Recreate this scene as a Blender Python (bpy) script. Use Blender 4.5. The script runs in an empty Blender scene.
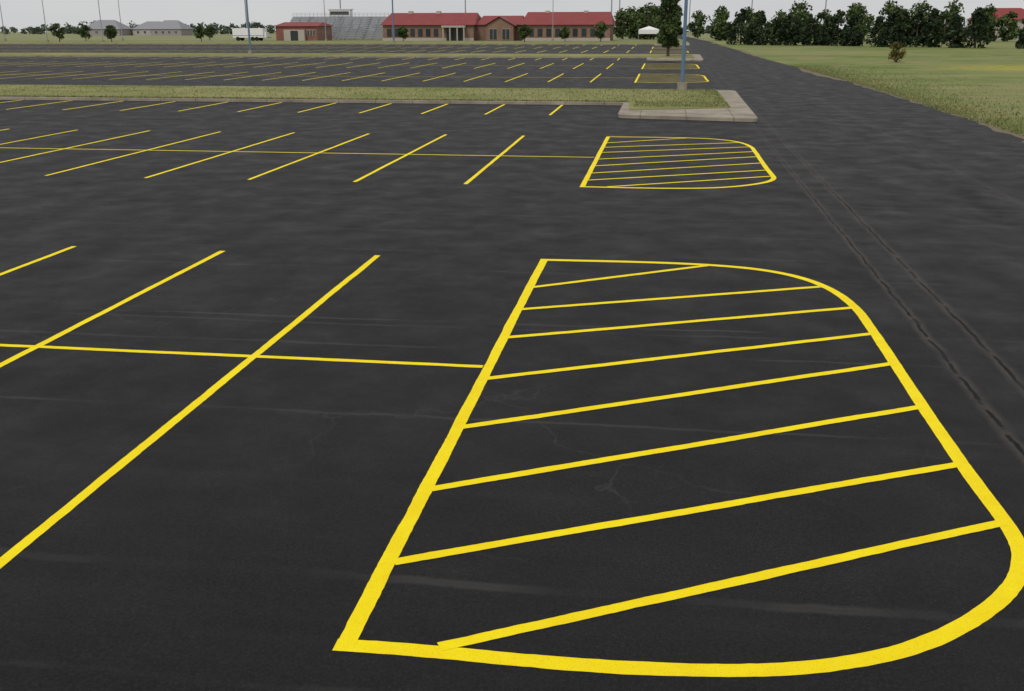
import bpy, bmesh, math, random
import numpy as np
from mathutils import Vector, Matrix
random.seed(7); rng=np.random.default_rng(7)
S=bpy.context.scene
S.view_settings.view_transform='Standard'; S.view_settings.look='None'; S.view_settings.exposure=0

# ---------------------------------------------------------------- helpers
def terrain(y): return -max(0.0,y-190)*0.0095
class N:
    def __init__(s,name,world=False):
        if world: s.m=world
        else:
            s.m=bpy.data.materials.new(name)
        s.m.use_nodes=True; s.t=s.m.node_tree; s.t.nodes.clear()
    def n(s,ty,**k):
        nd=s.t.nodes.new(ty)
        for a,b in k.items():
            if a.startswith('_'): setattr(nd,a[1:],b)
            else: nd.inputs[a.replace('__',' ')].default_value=b
        return nd
    def l(s,a,b): s.t.links.new(a,b)
    def math(s,op,a,b=None,c=None,clamp=False):
        nd=s.t.nodes.new('ShaderNodeMath'); nd.operation=op; nd.use_clamp=clamp
        for i,v in enumerate((a,b,c)):
            if v is None: continue
            if isinstance(v,(int,float)): nd.inputs[i].default_value=v
            else: s.l(v,nd.inputs[i])
        return nd.outputs[0]
    def mr(s,v,a,b,c=0.,d=1.):
        nd=s.t.nodes.new('ShaderNodeMapRange'); s.l(v,nd.inputs[0])
        for i,x in enumerate((a,b,c,d)): nd.inputs[i+1].default_value=x
        return nd.outputs[0]
    def mix(s,f,a,b,mode='MIX'):
        nd=s.t.nodes.new('ShaderNodeMix'); nd.data_type='RGBA'; nd.blend_type=mode
        for i,v in ((0,f),(6,a),(7,b)):
            if isinstance(v,(int,float)): nd.inputs[i].default_value=v
            elif isinstance(v,tuple): nd.inputs[i].default_value=v if len(v)==4 else v+(1,)
            else: s.l(v,nd.inputs[i])
        return nd.outputs[2]
    def noise(s,vec,scale,detail=4,rough=.55,dist=0):
        nd=s.n('ShaderNodeTexNoise',Scale=scale,Detail=detail,Roughness=rough,Distortion=dist)
        if vec is not None: s.l(vec,nd.inputs['Vector'])
        return nd.outputs['Fac']
    def coord(s): 
        return s.n('ShaderNodeTexCoord').outputs['Object']
    def out(s,col,rough=.8,spec=.3,metal=0,bump=None,bs=.3,bd=.02):
        p=s.n('ShaderNodeBsdfPrincipled')
        if isinstance(col,tuple): p.inputs['Base Color'].default_value=col if len(col)==4 else col+(1,)
        else: s.l(col,p.inputs['Base Color'])
        if isinstance(rough,(int,float)): p.inputs['Roughness'].default_value=rough
        else: s.l(rough,p.inputs['Roughness'])
        p.inputs['Specular IOR Level'].default_value=spec; p.inputs['Metallic'].default_value=metal
        if bump is not None:
            b=s.n('ShaderNodeBump',Strength=bs,Distance=bd); s.l(bump,b.inputs['Height']); s.l(b.outputs[0],p.inputs['Normal'])
        o=s.n('ShaderNodeOutputMaterial'); s.l(p.outputs[0],o.inputs[0]); return s.m

def simple(name,col,rough=.7,spec=.3,metal=0,var=.25,scale=3.,bs=.1):
    a=N(name); c=a.coord(); f=a.noise(c,scale,5)
    d=tuple(x*(1-var) for x in col); e=tuple(min(1,x*(1+var)) for x in col)
    return a.out(a.mix(f,d,e),rough,spec,metal,f,bs)

def mesh(name,V,F,mats,mi=None,smooth=False,parent=None):
    me=bpy.data.meshes.new(name); me.from_pydata([tuple(v) for v in V],[],[tuple(f) for f in F]); 
    for m in mats: me.materials.append(m)
    if mi is not None: me.polygons.foreach_set('material_index',np.array(mi,dtype=np.int32))
    if smooth: me.polygons.foreach_set('use_smooth',[True]*len(me.polygons))
    me.update(); o=bpy.data.objects.new(name,me); S.collection.objects.link(o)
    if parent: o.parent=parent
    return o
def empty(name,loc=(0,0,0)):
    o=bpy.data.objects.new(name,None); o.location=loc; o.empty_display_size=.3; S.collection.objects.link(o); return o
class B:  # mesh accumulator
    def __init__(s): s.V=[];s.F=[];s.M=[]
    def box(s,x0,x1,y0,y1,z0,z1,m=0):
        b=len(s.V); s.V+=[(x0,y0,z0),(x1,y0,z0),(x1,y1,z0),(x0,y1,z0),(x0,y0,z1),(x1,y0,z1),(x1,y1,z1),(x0,y1,z1)]
        s.F+=[tuple(b+i for i in f) for f in ((0,3,2,1),(4,5,6,7),(0,1,5,4),(1,2,6,5),(2,3,7,6),(3,0,4,7))]; s.M+=[m]*6
    def poly(s,pts,m=0):
        b=len(s.V); s.V+=list(pts); s.F.append(tuple(range(b,b+len(pts)))); s.M.append(m)
    def cone(s,p,q,r0,r1,n=8,m=0):
        p=Vector(p);q=Vector(q);d=(q-p).normalized(); a=d.orthogonal().normalized(); c=d.cross(a); b=len(s.V)
        for P,r in((p,r0),(q,r1)):
            for i in range(n):
                t=2*math.pi*i/n; s.V.append(tuple(P+a*math.cos(t)*r+c*math.sin(t)*r))
        for i in range(n): s.F.append((b+i,b+(i+1)%n,b+n+(i+1)%n,b+n+i)); s.M.append(m)
        s.F.append(tuple(b+n+i for i in range(n))); s.M.append(m)
        s.F.append(tuple(b+n-1-i for i in range(n))); s.M.append(m)
    def obj(s,name,mats,parent=None,smooth=False): return mesh(name,s.V,s.F,mats,s.M,smooth,parent)

# ---------------------------------------------------------------- materials
def asphalt():
    a=N('asphalt'); c=a.coord(); sp=a.n('ShaderNodeSeparateXYZ'); a.l(c,sp.inputs[0]); X,Y=sp.outputs[0],sp.outputs[1]
    big=a.noise(c,.13,4,.6); mid=a.noise(c,1.1,5,.6); fine=a.noise(c,38,7,.85); grit=a.noise(c,120,2,.6)
    mp=a.n('ShaderNodeMapping'); mp.inputs['Scale'].default_value=(.08,1.3,1); a.l(c,mp.inputs[0])
    streak=a.noise(mp.outputs[0],1.6,5,.65)
    mp2=a.n('ShaderNodeMapping'); mp2.inputs['Scale'].default_value=(1.4,.07,1); a.l(c,mp2.inputs[0])
    streak2=a.noise(mp2.outputs[0],1.5,5,.65)
    v=a.math('ADD',a.math('MULTIPLY',big,.55),a.math('MULTIPLY',mid,.3))
    v=a.math('ADD',v,a.math('MULTIPLY',streak,.45))
    col=a.mix(a.mr(v,.5,.8),(.0048,.0048,.0056),(.0125,.0122,.0132))
    col=a.mix(a.mr(fine,.44,.70,0,.85),col,(.027,.0258,.0268))
    col=a.mix(a.mr(grit,.62,.74,0,.6),col,(.07,.066,.063))
    # wheel-worn drive lane at the right
    lane=a.math('MULTIPLY',a.mr(X,4.9,6.2),a.mr(streak2,.38,.62))
    col=a.mix(a.math('MULTIPLY',lane,.5),col,(.025,.0222,.0205))
    # darker twin tyre tracks in the drive lane
    wt=a.math('MULTIPLY',a.math('SUBTRACT',a.noise(c,.25,2),.5),.8)
    for xo in (7.1,8.75,10.9,12.4):
        d=a.math('ABSOLUTE',a.math('SUBTRACT',a.math('ADD',X,wt),xo))
        mk=a.math('MULTIPLY',a.mr(d,.08,.32,1,0),a.mr(a.noise(c,.35,4,.7),.35,.6))
        col=a.mix(a.math('MULTIPLY',mk,.75),col,(.0045,.0045,.005))
    # scuffed traffic bands in the aisles
    col=a.mix(a.math('MULTIPLY',a.mr(streak,.54,.68),.22),col,(.023,.022,.022))
    # paving joints running across the lot
    wob=a.math('MULTIPLY',a.math('SUBTRACT',a.noise(c,.5,5,.65),.5),.25)
    yy=a.math('ADD',a.math('ADD',Y,a.math('MULTIPLY',X,-.012)),wob)
    for per,off,st_ in ((3.1,.75,.65),(7.7,2.4,.8),(5.3,4.1,.65)):
        d=a.math('ABSOLUTE',a.math('SUBTRACT',a.math('MODULO',a.math('ADD',yy,300+off),per),per/2))
        mk=a.math('MULTIPLY',a.mr(d,.006,.045,1,0),a.mr(a.noise(c,.4,3),.42,.55,.12,1))
        col=a.mix(a.math('MULTIPLY',mk,st_),col,(.046,.044,.042))
    # longitudinal joints between lot and drive
    wob2=a.math('MULTIPLY',a.math('SUBTRACT',a.noise(c,1.3,6,.7),.5),.18)
    for xo in (5.3,5.87,9.6):
        d=a.math('ABSOLUTE',a.math('SUBTRACT',a.math('ADD',X,wob2),xo))
        soft=a.math('MULTIPLY',a.mr(d,.018,.11,1,0),a.mr(a.noise(c,2.2,4,.7),.38,.58,.2,1))
        col=a.mix(a.math('MULTIPLY',soft,.9 if xo<6 else .35),col,(.066,.055,.047))
        if xo<6:
            core=a.math('MULTIPLY',a.mr(d,.014,.03,1,0),a.mr(a.noise(c,3,3),.36,.46)); col=a.mix(core,col,(.002,.002,.002))
    # hairline cracks
    ds=a.n('ShaderNodeVectorMath',_operation='ADD'); nz=a.n('ShaderNodeTexNoise',Scale=1.2,Detail=6.); a.l(c,nz.inputs['Vector']); a.l(c,ds.inputs[0])
    sc=a.n('ShaderNodeVectorMath',_operation='SCALE',Scale=1.1); a.l(nz.outputs['Color'],sc.inputs[0]); a.l(sc.outputs[0],ds.inputs[1])
    vo=a.n('ShaderNodeTexVoronoi',_feature='DISTANCE_TO_EDGE',Scale=.33); a.l(ds.outputs[0],vo.inputs['Vector'])
    mk=a.math('MULTIPLY',a.mr(vo.outputs[0],.002,.007,1,0),a.mr(a.noise(c,.21,3),.52,.6))
    col=a.mix(a.math('MULTIPLY',mk,.5),col,(.04,.037,.035))
    # dusty stains
    col=a.mix(a.mr(a.noise(c,.9,7,.75,.6),.6,.8,0,.45),col,(.042,.038,.035))
    h=a.math('ADD',a.math('MULTIPLY',fine,1.),a.math('MULTIPLY',grit,.5))
    return a.out(col,a.mr(mid,.3,.7,.48,.7),.10,0,h,.5,.009)
def yellow():
    a=N('yellow_traffic_paint'); c=a.coord(); f=a.noise(c,90,6,.8); m=a.noise(c,3.5,5,.7); g=a.noise(c,170,3,.6); b=a.noise(c,.5,3)
    col=a.mix(a.mr(m,.3,.7),(.90,.67,.004),(.96,.80,.010))
    col=a.mix(a.mr(b,.4,.65,0,.2),col,(.78,.56,.006))
    col=a.mix(a.mr(f,.48,.72,0,.5),col,(.64,.46,.006))
    col=a.mix(a.mr(g,.62,.70,0,.85),col,(.09,.07,.015))
    return a.out(col,.7,.12,0,f,.5,.004)
def concrete():
    a=N('concrete'); c=a.coord(); f=a.noise(c,.8,6,.65); g=a.noise(c,30,5,.7)
    col=a.mix(a.mr(f,.3,.7),(.19,.16,.12),(.40,.355,.285)); col=a.mix(a.mr(g,.4,.7,0,.35),col,(.16,.14,.115))
    sp=a.n('ShaderNodeSeparateXYZ'); a.l(c,sp.inputs[0])
    for o_ in (0,1):  # tooled joints every 1.8 m
        d=a.math('ABSOLUTE',a.math('SUBTRACT',a.math('MODULO',a.math('ADD',sp.outputs[o_],300),1.83),.9)); col=a.mix(a.mr(d,.012,.03,.6,0),col,(.07,.06,.05))
    return a.out(col,.85,.25,0,g,.3,.01)
def grass():
    a=N('grass_ground'); c=a.coord(); sp=a.n('ShaderNodeSeparateXYZ'); a.l(c,sp.inputs[0]); X,Y=sp.outputs[0],sp.outputs[1]
    big=a.noise(c,.045,5,.65); mid=a.noise(c,.5,6,.7); fine=a.noise(c,9,6,.8); pat=a.noise(c,.14,5,.7)
    col=a.mix(a.mr(mid,.35,.65),(.08,.13,.026),(.165,.22,.06))
    col=a.mix(a.mr(big,.42,.6,0,.7),col,(.235,.245,.10))
    col=a.mix(a.mr(pat,.50,.58,0,.65),col,(.26,.225,.11))
    col=a.mix(a.mr(fine,.45,.75,0,.55),col,(.06,.085,.025))
    mp=a.n('ShaderNodeMapping'); mp.inputs['Scale'].default_value=(.02,.25,1); a.l(c,mp.inputs[0])
    st=a.noise(mp.outputs[0],1.5,4,.6)
    col=a.mix(a.mr(st,.48,.58,0,.6),col,(.25,.245,.11))
    # far school field is drier
    col=a.mix(a.math('MULTIPLY',a.mr(Y,165,240),a.mr(st,.35,.7,.25,.8)),col,(.26,.255,.16))
    # patch of yellow weeds in the lawn
    dx=a.math('DIVIDE',a.math('SUBTRACT',X,36.),13.); dy=a.math('DIVIDE',a.math('SUBTRACT',Y,80.),8.)
    r=a.math('ADD',a.math('MULTIPLY',dx,dx),a.math('MULTIPLY',dy,dy))
    col=a.mix(a.math('MULTIPLY',a.mr(r,.3,1.1,1,0),a.mr(a.noise(c,1.3,6,.8),.40,.58,0,.8)),col,(.42,.36,.035))
    return a.out(col,.95,.1,0,fine,.5,.05)
def grass2():
    a=N('median_grass'); c=a.coord(); mid=a.noise(c,.35,6,.7); fine=a.noise(c,7,6,.8); b=a.noise(c,.09,3)
    col=a.mix(a.mr(mid,.35,.65),(.14,.17,.045),(.27,.26,.11)); col=a.mix(a.mr(fine,.45,.75,0,.4),col,(.09,.105,.035))
    col=a.mix(a.mr(b,.45,.65,0,.5),col,(.31,.275,.14))
    return a.out(col,.95,.1,0,fine,.5,.05)
ASP=asphalt(); YEL=yellow(); CON=concrete(); GRS=grass(); GR2=grass2()
def leaf(name,col):
    a=N(name); c=a.coord(); f=a.noise(c,2.5,5,.7)
    col=a.mix(a.mr(f,.3,.7),tuple(x*.65 for x in col),tuple(x*1.35 for x in col)); return a.out(col,.8,.15)
LG=[leaf('leaf_dark',(.032,.055,.016)),leaf('leaf_mid',(.05,.082,.023)),leaf('leaf_light',(.085,.12,.04))]
LC=[leaf('cedar_dark',(.020,.034,.016)),leaf('cedar_mid',(.034,.052,.023)),leaf('cedar_light',(.058,.078,.032))]
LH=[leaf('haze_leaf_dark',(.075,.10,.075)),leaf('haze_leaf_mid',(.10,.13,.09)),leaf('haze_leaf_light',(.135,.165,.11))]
LB=[leaf('bush_dark',(.06,.055,.018)),leaf('bush_mid',(.11,.10,.03)),leaf('bush_light',(.18,.15,.05))]
BARK=simple('bark',(.09,.07,.05),.9,.1)
def brick(name,c1,c2):
    a=N(name); c=a.coord(); mp=a.n('ShaderNodeMapping'); mp.inputs['Rotation'].default_value=(math.radians(90),0,0); a.l(c,mp.inputs[0])
    b=a.n('ShaderNodeTexBrick',Scale=2.); b.inputs['Color1'].default_value=c1+(1,); b.inputs['Color2'].default_value=c2+(1,); b.inputs['Mortar'].default_value=(.3,.27,.23,1); a.l(mp.outputs[0],b.inputs['Vector'])
    col=a.mix(a.mr(a.noise(c,.5,4),.3,.7,0,.4),b.outputs[0],tuple(x*.6 for x in c1)); return a.out(col,.9,.1)
BRK=brick('brick_brown',(.20,.105,.075),(.26,.15,.10)); BRR=brick('brick_red',(.24,.07,.05),(.30,.095,.07))
ROOF=simple('red_metal_roof',(.22,.042,.042),.6,.2,0,.22,.6); STONE=simple('pale_stone',(.40,.36,.31),.8)
GLASS=simple('window_glass',(.03,.035,.04),.15,.5); WHITE=simple('white_paint',(.74,.74,.74),.5,.3,0,.06)
GREY=simple('galvanised_metal',(.30,.31,.32),.5,.4,.3,.15); DARK=simple('dark_trim',(.03,.03,.032),.6); STANDM=simple('aluminium_seating',(.30,.31,.33),.6,.3,.1,.2)
POLE=simple('blue_grey_pole_paint',(.10,.17,.27),.5,.4,.0,.15); TYRE=simple('tyre_rubber',(.02,.02,.02),.9)
SHING=simple('grey_shingle',(.27,.27,.28),.9,.1); SIDING=simple('beige_siding',(.40,.37,.34),.8,.2)

# ---------------------------------------------------------------- ground & asphalt
xs=sorted(set([-4000,-2500,-1500,-900,-600,-400,-300,-220,-170,-150]+list(range(-140,160,10))+[180,230,320,500,800,1400,2500,4000]))
ys=sorted(set([-600,-300,-150,-80]+list(range(-60,200,10))+[190,205,220,250,300,380,500,700,1000,1400,2000,3000,4500]))
V=[(x,y,terrain(y)) for y in ys for x in xs]; nx=len(xs)
F=[(j*nx+i,j*nx+i+1,(j+1)*nx+i+1,(j+1)*nx+i) for j in range(len(ys)-1) for i in range(nx-1)]
mesh('ground',V,F,[GRS])
edge=[(14.3,-60),(14.3,-5),(14.15,10),(13.9,25),(13.75,45),(13.5,60),(12.7,80),(11.9,101),(11.2,130),(10.6,160),(10.2,180)]
def catmull(P,step=.3):
    P=[Vector(p) for p in P]; out=[]
    Q=[2*P[0]-P[1]]+P+[2*P[-1]-P[-2]]
    for i in range(1,len(Q)-2):
        n=max(2,int((Q[i+1]-Q[i]).length/step))
        for k in range(n):
            t=k/n; a,b,c,d=Q[i-1],Q[i],Q[i+1],Q[i+2]
            out.append(.5*((2*b)+(c-a)*t+(2*a-5*b+4*c-d)*t*t+(3*b-a-3*c+d)*t**3))
    out.append(P[-1]); return out
ce=catmull(edge,1.0)
ce=[Vector((p.x+random.uniform(-.05,.05),p.y)) for p in ce]
V=[];F=[]
for p in ce: V+=[(-150,p.y,.02),(p.x,p.y,.02)]
F=[(2*i,2*i+1,2*i+3,2*i+2) for i in range(len(ce)-1) if ce[i+1].y<=172.5]
mesh('parking_lot',V,F,[ASP])
ylast=max(p.y for p in ce if p.y<=172.5)
V=[];F=[]; rr=[(6,10.35,ylast+.02),(6,10.2,180),(5.9,10,190),(5.7,9.7,220),(5,9.3,300),(4,8.6,420),(2,7,700)]
for a_,b_,y in rr: V+=[(a_,y,terrain(y)+.02),(b_,y,terrain(y)+.02)]
F=[(2*i,2*i+1,2*i+3,2*i+2) for i in range(len(rr)-1)]
mesh('road',V,F,[ASP])

def ribbon(acc,P,w,z,step=.12,jit=.0013,m=0):
    P=[Vector(p) for p in P]; R=[P[0]]
    for a_,b_ in zip(P,P[1:]):
        n=max(1,int((b_-a_).length/step))
        for k in range(1,n+1): R.append(a_.lerp(b_,k/n))
    b0=len(acc.V); off=0; ww=0
    for i,p in enumerate(R):
        d=(R[min(i+1,len(R)-1)]-R[max(i-1,0)]).normalized(); nrm=Vector((-d.y,d.x)); off=off*.97+random.gauss(0,1)*jit*.7; ww=ww*.9+random.gauss(0,1)*jit*.5
        for sgn in(1,-1):
            q=p+nrm*(sgn*(w/2+ww+random.uniform(-jit,jit))+off); acc.V.append((q.x,q.y,z))
    for i in range(len(R)-1):
        b=b0+2*i; acc.F.append((b+1,b+3,b+2,b)); acc.M.append(m)
# dusty verge at edge of drive
DIRT=simple('dirt_verge',(.17,.14,.10),.95,.1,0,.4,4.)
v=B(); ribbon(v,[(p.x+.12,p.y) for p in ce],.36,.028,.5,.1); v.obj('dirt_verge',[DIRT])

# ---------------------------------------------------------------- painted markings
L=5.49; W=2.742
OUT=[(-.0,-5.495),(.61,-5.49),(1.31,-5.50),(1.92,-5.48),(2.54,-5.41),(3.04,-5.29),(3.49,-5.09),(3.89,-4.81),(4.27,-4.43),(4.52,-4.07),(4.67,-3.69),(4.715,-3.38),(4.715,-3.0),(4.69,-2.08),(4.675,-.67),(4.678,.7),(4.678,1.96),(4.65,3.12),(4.48,4.08),(4.13,4.80),(3.57,5.27),(2.78,5.50),(1.65,5.56),(.05,5.51)]
HAT=[((.07,3.68),(2.76,5.47)),((.07,2.46),(4.33,4.28)),((.07,1.15),(4.63,3.17)),((.07,-.40),(4.65,1.94)),((.07,-1.82),(4.65,.75)),((.07,-3.21),(4.65,-.64)),((.07,-4.44),(4.66,-2.06)),((.62,-5.43),(4.69,-3.17))]
def island(yc,x0=0.0,st=.12):
    a=B(); ribbon(a,[(x0+p.x,yc+p.y) for p in catmull(OUT,.1)],.130,.0215,st)
    ribbon(a,[(x0+.065,yc-5.558),(x0+.075,yc+5.57)],.122,.0225,st)
    for p,q in HAT: ribbon(a,[(x0+.04+p[0],yc+p[1]),(x0+q[0],yc+q[1])],.096,.0235,st)
    return a.obj('hatched_island_marking',[YEL])
centres=[0,18.84,61.8,80.8,123.8,142.8]
for i,yc in enumerate(centres): island(yc,0 if i==0 else .03,.04 if yc<30 else .6)
st=B()
for i,yc in enumerate(centres):
    n=50; s=.05 if yc<30 else .8
    for k in range(n):
        x=-2.76-W*k; j=random.uniform(-.03,.03); ss=s if k<10 else .8
        ribbon(st,[(x+j,yc-L+random.uniform(-.05,.05)),(x+random.uniform(-.02,.02),yc+L+random.uniform(-.05,.05))],.100,.0225,ss)
    ribbon(st,[(-2.76-W*n,yc),(0.0,yc)],.090,.0213,s if yc<30 else 2)
for yc in (32.4,94.3,156.3):
    for k in range(50):
        x=-2.76-W*k; ribbon(st,[(x,yc),(x,yc+5.4)],.105,.0225,.6)
st.obj('parking_stall_lines',[YEL])

# ---------------------------------------------------------------- kerbed medians
def prism(acc,P,z0,z1,m=0):
    b=len(acc.V); n=len(P); acc.V+=[(x,y,z0) for x,y in P]+[(x,y,z1) for x,y in P]
    for i in range(n): acc.F.append((b+i,b+(i+1)%n,b+n+(i+1)%n,b+n+i)); acc.M.append(m)
    acc.F.append(tuple(b+n+i for i in range(n))); acc.M.append(m)
def arc(cx,cy,r,a0,a1,n=7): return [(cx+r*math.cos(math.radians(a0+(a1-a0)*i/n)),cy+r*math.sin(math.radians(a0+(a1-a0)*i/n))) for i in range(n+1)]
blade=B()
def blades(pts,h=.1,m=0,z=0.):
    for x,y in pts:
        a=random.uniform(0,6.28); w=random.uniform(.012,.03); hh=h*random.uniform(.5,1.4); lx,ly=random.uniform(-.05,.05),random.uniform(-.05,.05)
        b=len(blade.V); blade.V+=[(x-w*math.cos(a),y-w*math.sin(a),z),(x+w*math.cos(a),y+w*math.sin(a),z),(x+lx,y+ly,z+hh)]
        blade.F.append((b,b+1,b+2)); blade.M.append(random.choice([0,0,1,2,2]))
for y0 in (37.9,99.9,161.9):
    a=B()
    outer=[(-150,y0),(-.55,y0)]+arc(-.35,y0-.45,.45,90,0,4)+[(.1,y0-6.0)]+arc(.35,y0-6.35,.2,180,265,4)+arc(5.3,y0-7.25,.3,-88,0,5)+arc(5.05,y0+8.9,.7,0,90,6)+[(0,y0+10),(-150,y0+10)]
    prism(a,outer,.0,.15,0)
    a.obj('concrete_kerb',[CON])
    g=B()
    inner=[(-149.8,y0+.32),(.35,y0+.32)]+[(.5,y0-3.9),(.8,y0-4.1),(4.6,y0-2.7),(4.85,y0-2.4)]+[(4.8,y0+8.6),(4.5,y0+9.3),(0,y0+9.6),(-149.8,y0+9.68)]
    prism(g,inner,.12,.175,0); g.obj('median_grass',[GR2])
    if y0<50:
        pts=[]
        for _ in range(9000):
            x=4.7-random.random()**1.6*50; y=y0+.35+random.random()*9.2; pts.append((x,y))
        for _ in range(1800): pts.append((random.uniform(.6,4.8),y0-2.6+random.uniform(0,3.)))
        for _ in range(5000): pts.append((random.uniform(-45,.3),y0+.32+random.uniform(-.08,.08)))
        blades(pts,.065,0,.17)
pts=[]
for _ in range(24000):
    t=random.random()**1.3; y=8+t*75
    e=np.interp(y,[p[1] for p in edge],[p[0] for p in edge]); pts.append((e+.1+abs(random.gauss(0,1))**1.6*1.6,y))
blades(pts,.085,0,0.0)
BL=[leaf('blade_a',(.15,.18,.06)),leaf('blade_b',(.10,.14,.04)),leaf('blade_c',(.26,.24,.12))]
blade.obj('grass_blades',BL)

# ---------------------------------------------------------------- trees
class Leafy:
    def __init__(s): s.V=[];s.M=[];s.tr=B()
    def clump(s,c,r,n,size,mi,flat=1.0):
        p=rng.normal(size=(n,3)); p/=np.linalg.norm(p,axis=1)[:,None]; p*=(rng.random(n)**.45)[:,None]*np.array([r,r,r*flat]); p+=np.array(c)
        u=rng.normal(size=(n,3)); u/=np.linalg.norm(u,axis=1)[:,None]; w=np.cross(u,rng.normal(size=(n,3))); w/=np.linalg.norm(w,axis=1)[:,None]
        sz=size*rng.uniform(.6,1.4,n)[:,None]
        s.V.append(np.stack([p-u*sz,p+w*sz*.55,p+u*sz,p-w*sz*.55],1)); s.M.append(np.full(n,mi))
    def obj(s,name,leaves):
        V=np.concatenate(s.V).reshape(-1,3); M=list(np.concatenate(s.M)); nq=len(M)
        F=[(4*i,4*i+1,4*i+2,4*i+3) for i in range(nq)]; b=len(V)
        VV=[tuple(v) for v in V]+s.tr.V; F+=[tuple(b+i for i in f) for f in s.tr.F]; M+=[3]*len(s.tr.F)
        return mesh(name,VV,F,leaves+[BARK],M)
def decid(T,x,y,z,h,w,dens=1.,leafs=.16,trunk=.25):
    th=h*trunk; r0=h*.022+.03
    T.tr.cone((x,y,z-.1),(x+random.uniform(-.1,.1),y,z+h*.72),r0,r0*.3)
    nc=int(26*dens)
    for i in range(nc):
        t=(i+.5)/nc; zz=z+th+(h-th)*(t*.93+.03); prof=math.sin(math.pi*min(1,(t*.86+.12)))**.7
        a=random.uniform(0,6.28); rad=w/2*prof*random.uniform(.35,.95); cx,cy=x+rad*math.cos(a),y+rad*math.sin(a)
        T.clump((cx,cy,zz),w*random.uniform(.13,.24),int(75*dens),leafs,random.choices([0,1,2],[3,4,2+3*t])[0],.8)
        T.tr.cone((x,y,max(z+th*.8,zz-w*.35)),(cx,cy,zz),r0*.35,r0*.1,5)
def cedar(T,x,y,z,h,w,n=40,leafs=.22):
    T.tr.cone((x,y,z-.1),(x,y,z+h*.8),h*.03,h*.008,6)
    for i in range(n):
        t=random.random()**1.15; r=w/2*((1-t)**.6)*(.7+.3*min(1,t*9))*random.uniform(.6,1.08); a=random.uniform(0,6.28)
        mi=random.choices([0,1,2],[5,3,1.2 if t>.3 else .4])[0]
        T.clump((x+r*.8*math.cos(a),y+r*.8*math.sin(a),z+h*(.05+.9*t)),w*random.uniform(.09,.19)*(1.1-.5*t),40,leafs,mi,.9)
# young tree on far median
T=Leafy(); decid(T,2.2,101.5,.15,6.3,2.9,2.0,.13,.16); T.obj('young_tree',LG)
# bush in lawn
T=Leafy()
for i in range(34):
    a=random.uniform(0,6.28); r=random.random()**.6*.75; zz=random.uniform(.15,1.7); r*=(1.15-.5*zz/1.7)
    T.clump((23.3+r*math.cos(a),92+r*math.sin(a),zz),random.uniform(.16,.32),45,.09,random.choice([0,1,1,2]))
    T.tr.cone((23.3,92,0),(23.3+r*math.cos(a),92+r*math.sin(a),zz),.03,.008,5)
T.obj('bush',LB)
# cedar windbreak
T=Leafy(); k=0
for i in range(38):
    t=i/37; x=14.5+t*73+random.uniform(-.8,.8); y=164-t*49+random.uniform(-2,2); h=random.uniform(3.5,5.1)*(1.12 if t<.42 else .82)
    if .42<t<.46: continue
    cedar(T,x,y,0,h,h*random.uniform(.75,1.05),44,.22)
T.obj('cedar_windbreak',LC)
T=Leafy()
for i in range(44):
    t=i/43; x=11.5+t*135+random.uniform(-2,2); y=205-t*20+random.uniform(-6,6); h=random.uniform(4.2,6.4)*(1.15 if t<.35 else .85)
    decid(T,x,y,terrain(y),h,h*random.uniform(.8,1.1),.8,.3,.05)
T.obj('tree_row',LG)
T=Leafy()
for i in range(16):
    x=-9+random.uniform(0,22); 
    if 3<x<10: x-=9
    y=random.uniform(232,300); h=random.uniform(5,7.5); decid(T,x,y,terrain(y),h,h*.95,.7,.35,.1)
T.obj('tree_clump',LG)
# hazy distant woodland
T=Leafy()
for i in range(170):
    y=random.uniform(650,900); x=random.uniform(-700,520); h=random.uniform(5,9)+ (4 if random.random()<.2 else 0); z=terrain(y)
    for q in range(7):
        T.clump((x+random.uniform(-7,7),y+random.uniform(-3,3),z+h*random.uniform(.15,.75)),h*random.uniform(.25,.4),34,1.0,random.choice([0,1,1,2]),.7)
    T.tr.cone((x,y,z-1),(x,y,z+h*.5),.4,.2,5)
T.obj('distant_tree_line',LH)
# small ornamental trees round the school field
for (x,y,h,w) in [(-113,178,3.4,2.6),(-104,181,3.0,2.5),(-118,196,3.0,2.8),(-88,186,2.8,2.3),(-137,176,3.2,2.9),(-24,184,2.9,2.6),(-10.2,188,3.3,2.8),(-17,190,2.5,2.2),(-49,192,2.6,2.2),(-97,210,3,2.6)]:
    T=Leafy(); decid(T,x,y,terrain(y),h,w,.9,.15,.25); T.obj('ornamental_tree',LG)

# ---------------------------------------------------------------- light poles
def light_pole(x,y,z,h,r=.1,mat=POLE,base=True,heads=2,name='light_pole'):
    e=empty(name,(x,y,z))
    if base:
        b=B(); b.cone((0,0,-.05),(0,0,.4),.27,.27,16); b.cone((0,0,.4),(0,0,.44),.2,.2,4); b.obj('concrete_base',[CON],e)
    b=B(); b.cone((0,0,.44 if base else -.1),(0,0,h),r,r*.6,12,0); b.obj('shaft',[mat],e)
    b=B()
    for k in range(heads):
        s=1 if k%2==0 else -1; b.cone((0,0,h-.2-.0*k),(s*.9,0,h-.05),.035,.035,6); b.box(s*.9-.32,s*.9+.32,-.2,.2,h-.12,h+.06)
    b.obj('lamp_heads',[DARK],e)
def stadium_pole(x,y,h):
    z=terrain(y); e=empty('stadium_floodlight',(x,y,z)); b=B(); b.cone((0,0,-.2),(0,0,h),.22,.1,10); b.obj('mast',[GREY],e)
    b=B()
    for r in range(2):
        b.box(-1.8,1.8,-.06,.06,h-1.4-r*1.1,h-1.28-r*1.1)
        for i in range(5): b.cone((-1.6+i*.8,-.08,h-1.1-r*1.1),(-1.6+i*.8,-.5,h-1.25-r*1.1),.15,.28,10)
    b.obj('lamp_bank',[GREY],e)
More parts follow.
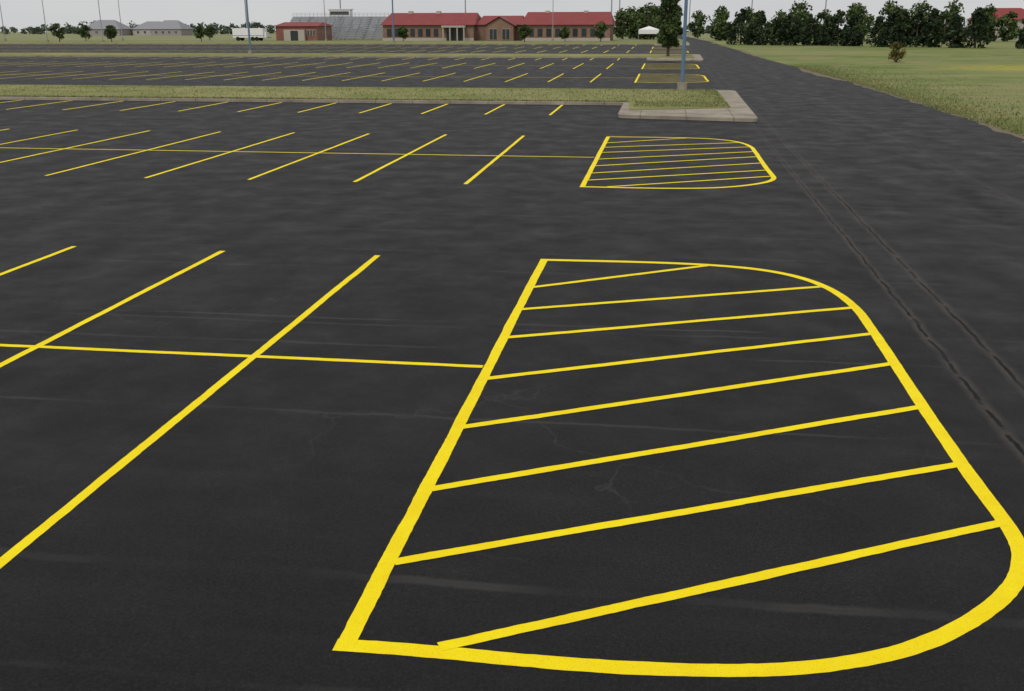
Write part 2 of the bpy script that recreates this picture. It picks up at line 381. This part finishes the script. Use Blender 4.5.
light_pole(2.9,46.8,.15,10.5,.11)
light_pole(-45.8,106.5,.15,10.5,.12)
light_pole(-44.4,167,.15,10.5,.15)
light_pole(3.0,171,.15,9,.10,POLE)
for x,y in((-118,182),(-131,188),(-112,200),(-103,176),(-66,196),(-20,196)): light_pole(x,y,terrain(y),10,.09,GREY,True,1)
stadium_pole(-57,300,26); stadium_pole(-14,300,26); stadium_pole(-13,330,28); stadium_pole(-92,290,26); stadium_pole(28,330,24); stadium_pole(46,300,22); stadium_pole(112,250,20); stadium_pole(10,380,24); stadium_pole(-125,300,24)

# ---------------------------------------------------------------- school
def windows(b,x0,x1,y,z0,z1,n,w,mg,mf):
    for i in range(n):
        cx=x0+(x1-x0)*(i+.5)/n; b.box(cx-w/2-.07,cx+w/2+.07,y-.06,y+.02,z0-.07,z1+.07,mf); b.box(cx-w/2,cx+w/2,y-.10,y-.062,z0,z1,mg); b.box(cx-.03,cx+.03,y-.13,y-.102,z0,z1,mf)
def gable(b,x0,x1,y0,y1,ze,zr,ov,m,along='x',mw=None):
    if along=='x':
        ym=(y0+y1)/2; A=[(x0-ov,y0-ov,ze),(x1+ov,y0-ov,ze),(x1+ov-1.5*ov,ym,zr),(x0-ov+1.5*ov,ym,zr),(x0-ov,y1+ov,ze),(x1+ov,y1+ov,ze)]
        b.poly([A[0],A[1],A[2],A[3]],m); b.poly([A[5],A[4],A[3],A[2]],m); b.poly([A[4],A[0],A[3]],m); b.poly([A[1],A[5],A[2]],m); b.poly([A[0],A[4],A[5],A[1]],m)
    else:
        xm=(x0+x1)/2
        b.poly([(x0-ov,y0-ov,ze-.05),(xm,y0-ov,zr),(xm,y1,zr),(x0-ov,y1,ze-.05)],m); b.poly([(xm,y0-ov,zr),(x1+ov,y0-ov,ze-.05),(x1+ov,y1,ze-.05),(xm,y1,zr)],m)
        b.poly([(x0,y0,ze),(x1,y0,ze),(xm,y0,zr-.15)],mw)
z0=terrain(203)
sc=empty('school_building',(0,0,z0))
b=B()
b.box(-56,-37,203,216,-.2,3.1,0); b.box(-37.0,-27,205,216,-.2,3.1,0); b.box(-26.9,-9.2,203,216,-.2,3.1,0); b.box(-34.2,-28.6,201.6,205,-.2,3.0,0)
for x0_,x1_,y in((-56,-37,203),(-26.9,-9.2,203)): b.box(x0_-.03,x1_+.03,y-.05,y-.003,.0,.55,1)
b.obj('walls',[BRK,STONE],sc)
b=B(); gable(b,-56,-37,203,216,3.1,5.5,.5,0); gable(b,-36.4,-27.5,205,216,3.12,4.9,.4,0); gable(b,-26.9,-9.2,203,216,3.1,5.6,.5,0); gable(b,-34.2,-28.6,201.6,209,3.0,4.7,.4,0,'y',1)
for x in (-52,-46,-23,-15): b.box(x,x+.9,209,210,5.2,5.85,2)
b.obj('roof',[ROOF,BRK,STONE],sc)
b=B(); windows(b,-55.5,-44,203,.9,2.3,7,.8,0,0); windows(b,-26,-10,203,.9,2.3,9,.85,0,0); windows(b,-34,-28.8,201.6,.3,2.3,2,1.5,0,1)
b.box(-43.3,-38.5,201.2,203.0,2.6,3.0,1)
for x in(-43.1,-41.7,-40.2,-38.8): b.box(x,x+.22,201.3,201.52,-.1,2.6,1)
b.box(-42.6,-39.2,202.9,202.99,0,2.4,0)
b.obj('windows_and_entry',[GLASS,STONE],sc)
# field house
fh=empty('brick_field_house',(0,0,z0)); b=B(); b.box(-79.5,-70.5,204,214,-.2,2.9,0); b.box(-77.5,-73,203.2,203.99,-.2,2.2,1); b.obj('walls',[BRR,STONE],fh)
b=B(); gable(b,-79.5,-70.5,204,214,2.9,3.7,.4,0); b.obj('roof',[ROOF],fh)
b=B(); windows(b,-72.8,-70.8,204,1.,2.1,3,.5,0,1); b.box(-76,-74.4,203.12,203.19,0,2,0); b.obj('doors_and_windows',[GLASS,STONE],fh)
# bleachers
bl=empty('stadium_bleachers',(0,0,z0)); b=B(); BX0,BX1=-83,-60.2
for i in range(10):
    yy=217+i*.75; zz=.3+i*.47
    b.box(BX0,BX1,yy,yy+.35,zz+.05,zz+.12,0); b.box(BX0,BX1,yy+.36,yy+.74,zz-.14,zz-.10,0); b.box(BX0,BX1,yy+.745,yy+.76,zz-.10,zz+.30,2)
for k in range(12):
    x=BX0+k*(BX1-BX0-.1)/11
    for i in range(0,10,2): b.box(x,x+.08,217.2+i*.75,217.28+i*.75,-.2,.28+i*.47,0)
    b.cone((x,217,0),(x,224,4.5),.05,.05,5); b.cone((x,224,.0),(x,218,0.9),.04,.04,5)
for i in range(3): # aisles with steps
    x=BX0+4+i*7
    for q in range(10): b.box(x,x+1.1,217.1+q*.75,217.34+q*.75,.44+q*.47,.50+q*.47,1)
for z in(4.9,5.25,5.6): b.box(BX0,BX1,224.7,224.75,z,z+.05,0)
for k in range(24): b.box(BX0+k*.98,BX0+.05+k*.98,224.7,224.75,4.3,5.65,0)
b.obj('seating_and_frame',[GREY,DARK,STANDM],bl)
b=B(); b.box(-74.5,-69.5,225,227,4.4,6.4,0); b.box(-74.2,-69.8,224.93,224.99,5.3,6.0,1); b.box(-74.8,-69.2,224.8,227.2,6.4,6.55,0)
for x in(-74.4,-72,-69.7): b.box(x,x+.15,225.1,225.25,-.3,4.4,0)
b.obj('press_box',[WHITE,GLASS],bl)
# trailer
tr=empty('white_trailer',(0,0,terrain(200))); b=B(); b.box(-87,-80.4,199,201.4,.65,2.5,0); b.box(-87.05,-80.35,198.96,198.99,1.0,1.12,1); b.box(-80.4,-79.9,199.4,201,.65,1.7,0); b.obj('body',[WHITE,GREY],tr)
b=B()
for x in(-81.8,-82.7,-85.9): b.cone((x,198.95,.42),(x,199.3,.42),.42,.42,14); b.cone((x,201.1,.42),(x,201.5,.42),.42,.42,14)
b.box(-79.9,-79.1,200.1,200.25,.6,.7); b.obj('wheels',[TYRE],tr)
# canopy tent by the school drive
def tent(x,y,w=3.4):
    z=terrain(y); e=empty('canopy_tent',(x,y,z)); b=B(); h=w/2
    for sx in(-h,h):
        for sy in(-h,h): b.box(sx-.03,sx+.03,sy-.03,sy+.03,-.1,2.2)
    b.obj('legs',[GREY],e); b=B(); C=[(-h,-h,2.2),(h,-h,2.2),(h,h,2.2),(-h,h,2.2)]
    for i in range(4): b.poly([C[i],C[(i+1)%4],(0,0,2.9)]); p,q=C[i],C[(i+1)%4]; b.poly([(p[0],p[1],1.3),(q[0],q[1],1.3),q,p])
    b.obj('canopy',[WHITE],e)
tent(-1.8,222,4.4)
# houses far left & right
def house(x,y,w,d,ze,zr,wall,roof):
    e=empty('suburban_house',(x,y,terrain(y))); b=B(); b.box(-w/2,w/2,-d/2,d/2,-1,ze); b.obj('walls',[wall],e)
    b=B(); ov=.5; A=[(-w/2-ov,-d/2-ov,ze),(w/2+ov,-d/2-ov,ze),(w/2+ov,d/2+ov,ze),(-w/2-ov,d/2+ov,ze)]; r0,r1=(-w*.22,0,zr),(w*.22,0,zr)
    b.poly([A[0],A[1],r1,r0]); b.poly([A[1],A[2],r1]); b.poly([A[2],A[3],r0,r1]); b.poly([A[3],A[0],r0]); b.poly(A[::-1]); b.obj('roof',[roof],e); b=B(); windows(b,-w/2+1,w/2-1,-d/2,1,2.2,4,1.2,0,1); b.obj('windows',[GLASS,WHITE],e)
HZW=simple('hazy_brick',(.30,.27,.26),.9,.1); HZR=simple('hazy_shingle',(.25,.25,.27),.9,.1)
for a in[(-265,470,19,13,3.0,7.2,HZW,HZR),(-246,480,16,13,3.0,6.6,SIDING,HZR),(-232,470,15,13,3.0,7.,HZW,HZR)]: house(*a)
house(75,235,13,9,4.2,6.6,STONE,ROOF)

# ---------------------------------------------------------------- camera, light, sky
f,h,pit,yaw,rol=1017.157,3.79,.30918,-.14456,-.00233
Fw=Vector((math.sin(yaw)*math.cos(pit),math.cos(yaw)*math.cos(pit),-math.sin(pit))); Rt=Vector((math.cos(yaw),-math.sin(yaw),0)); Up=Rt.cross(Fw)
R2=Rt*math.cos(rol)+Up*math.sin(rol); U2=-Rt*math.sin(rol)+Up*math.cos(rol)
cd=bpy.data.cameras.new('camera'); cd.sensor_width=36; cd.lens=f/1024*36; cd.clip_end=9000; cd.clip_start=.05
cam=bpy.data.objects.new('camera',cd); S.collection.objects.link(cam)
M=Matrix.Identity(4)
for i in range(3): M[i][0]=R2[i]; M[i][1]=U2[i]; M[i][2]=-Fw[i]
M.translation=Vector((1.9172,-10.8474,h)); cam.matrix_world=M; S.camera=cam
el,rot=math.radians(50),math.radians(200)
w=bpy.data.worlds.new('World'); S.world=w; w.use_nodes=True
a=N('',w); a.t.nodes.clear()
sky=a.n('ShaderNodeTexSky',_sky_type='NISHITA',_sun_disc=False,_sun_elevation=el,_sun_rotation=rot); sky.air_density=1.5; sky.dust_density=4
hs=a.n('ShaderNodeHueSaturation',Saturation=.25); a.l(sky.outputs[0],hs.inputs['Color'])
tc=a.n('ShaderNodeTexCoord'); mp=a.n('ShaderNodeMapping'); mp.inputs['Scale'].default_value=(1,1,4); a.l(tc.outputs['Generated'],mp.inputs[0])
cl=a.noise(mp.outputs[0],2.2,6,.55)
cloud=a.mix(a.mr(cl,.3,.7),(6.3,6.35,6.5),(7.4,7.4,7.4))
col=a.mix(.88,hs.outputs[0],cloud)
bg=a.n('ShaderNodeBackground',Strength=.1); a.l(col,bg.inputs[0]); o=a.n('ShaderNodeOutputWorld'); a.l(bg.outputs[0],o.inputs[0])
sd=bpy.data.lights.new('sun','SUN'); sd.energy=1.4; sd.angle=math.radians(14); sd.color=(1,.96,.9)
so=bpy.data.objects.new('sun',sd); S.collection.objects.link(so)
dirv=Vector((math.sin(rot)*math.cos(el),math.cos(rot)*math.cos(el),math.sin(el))); so.rotation_euler=dirv.to_track_quat('Z','Y').to_euler()
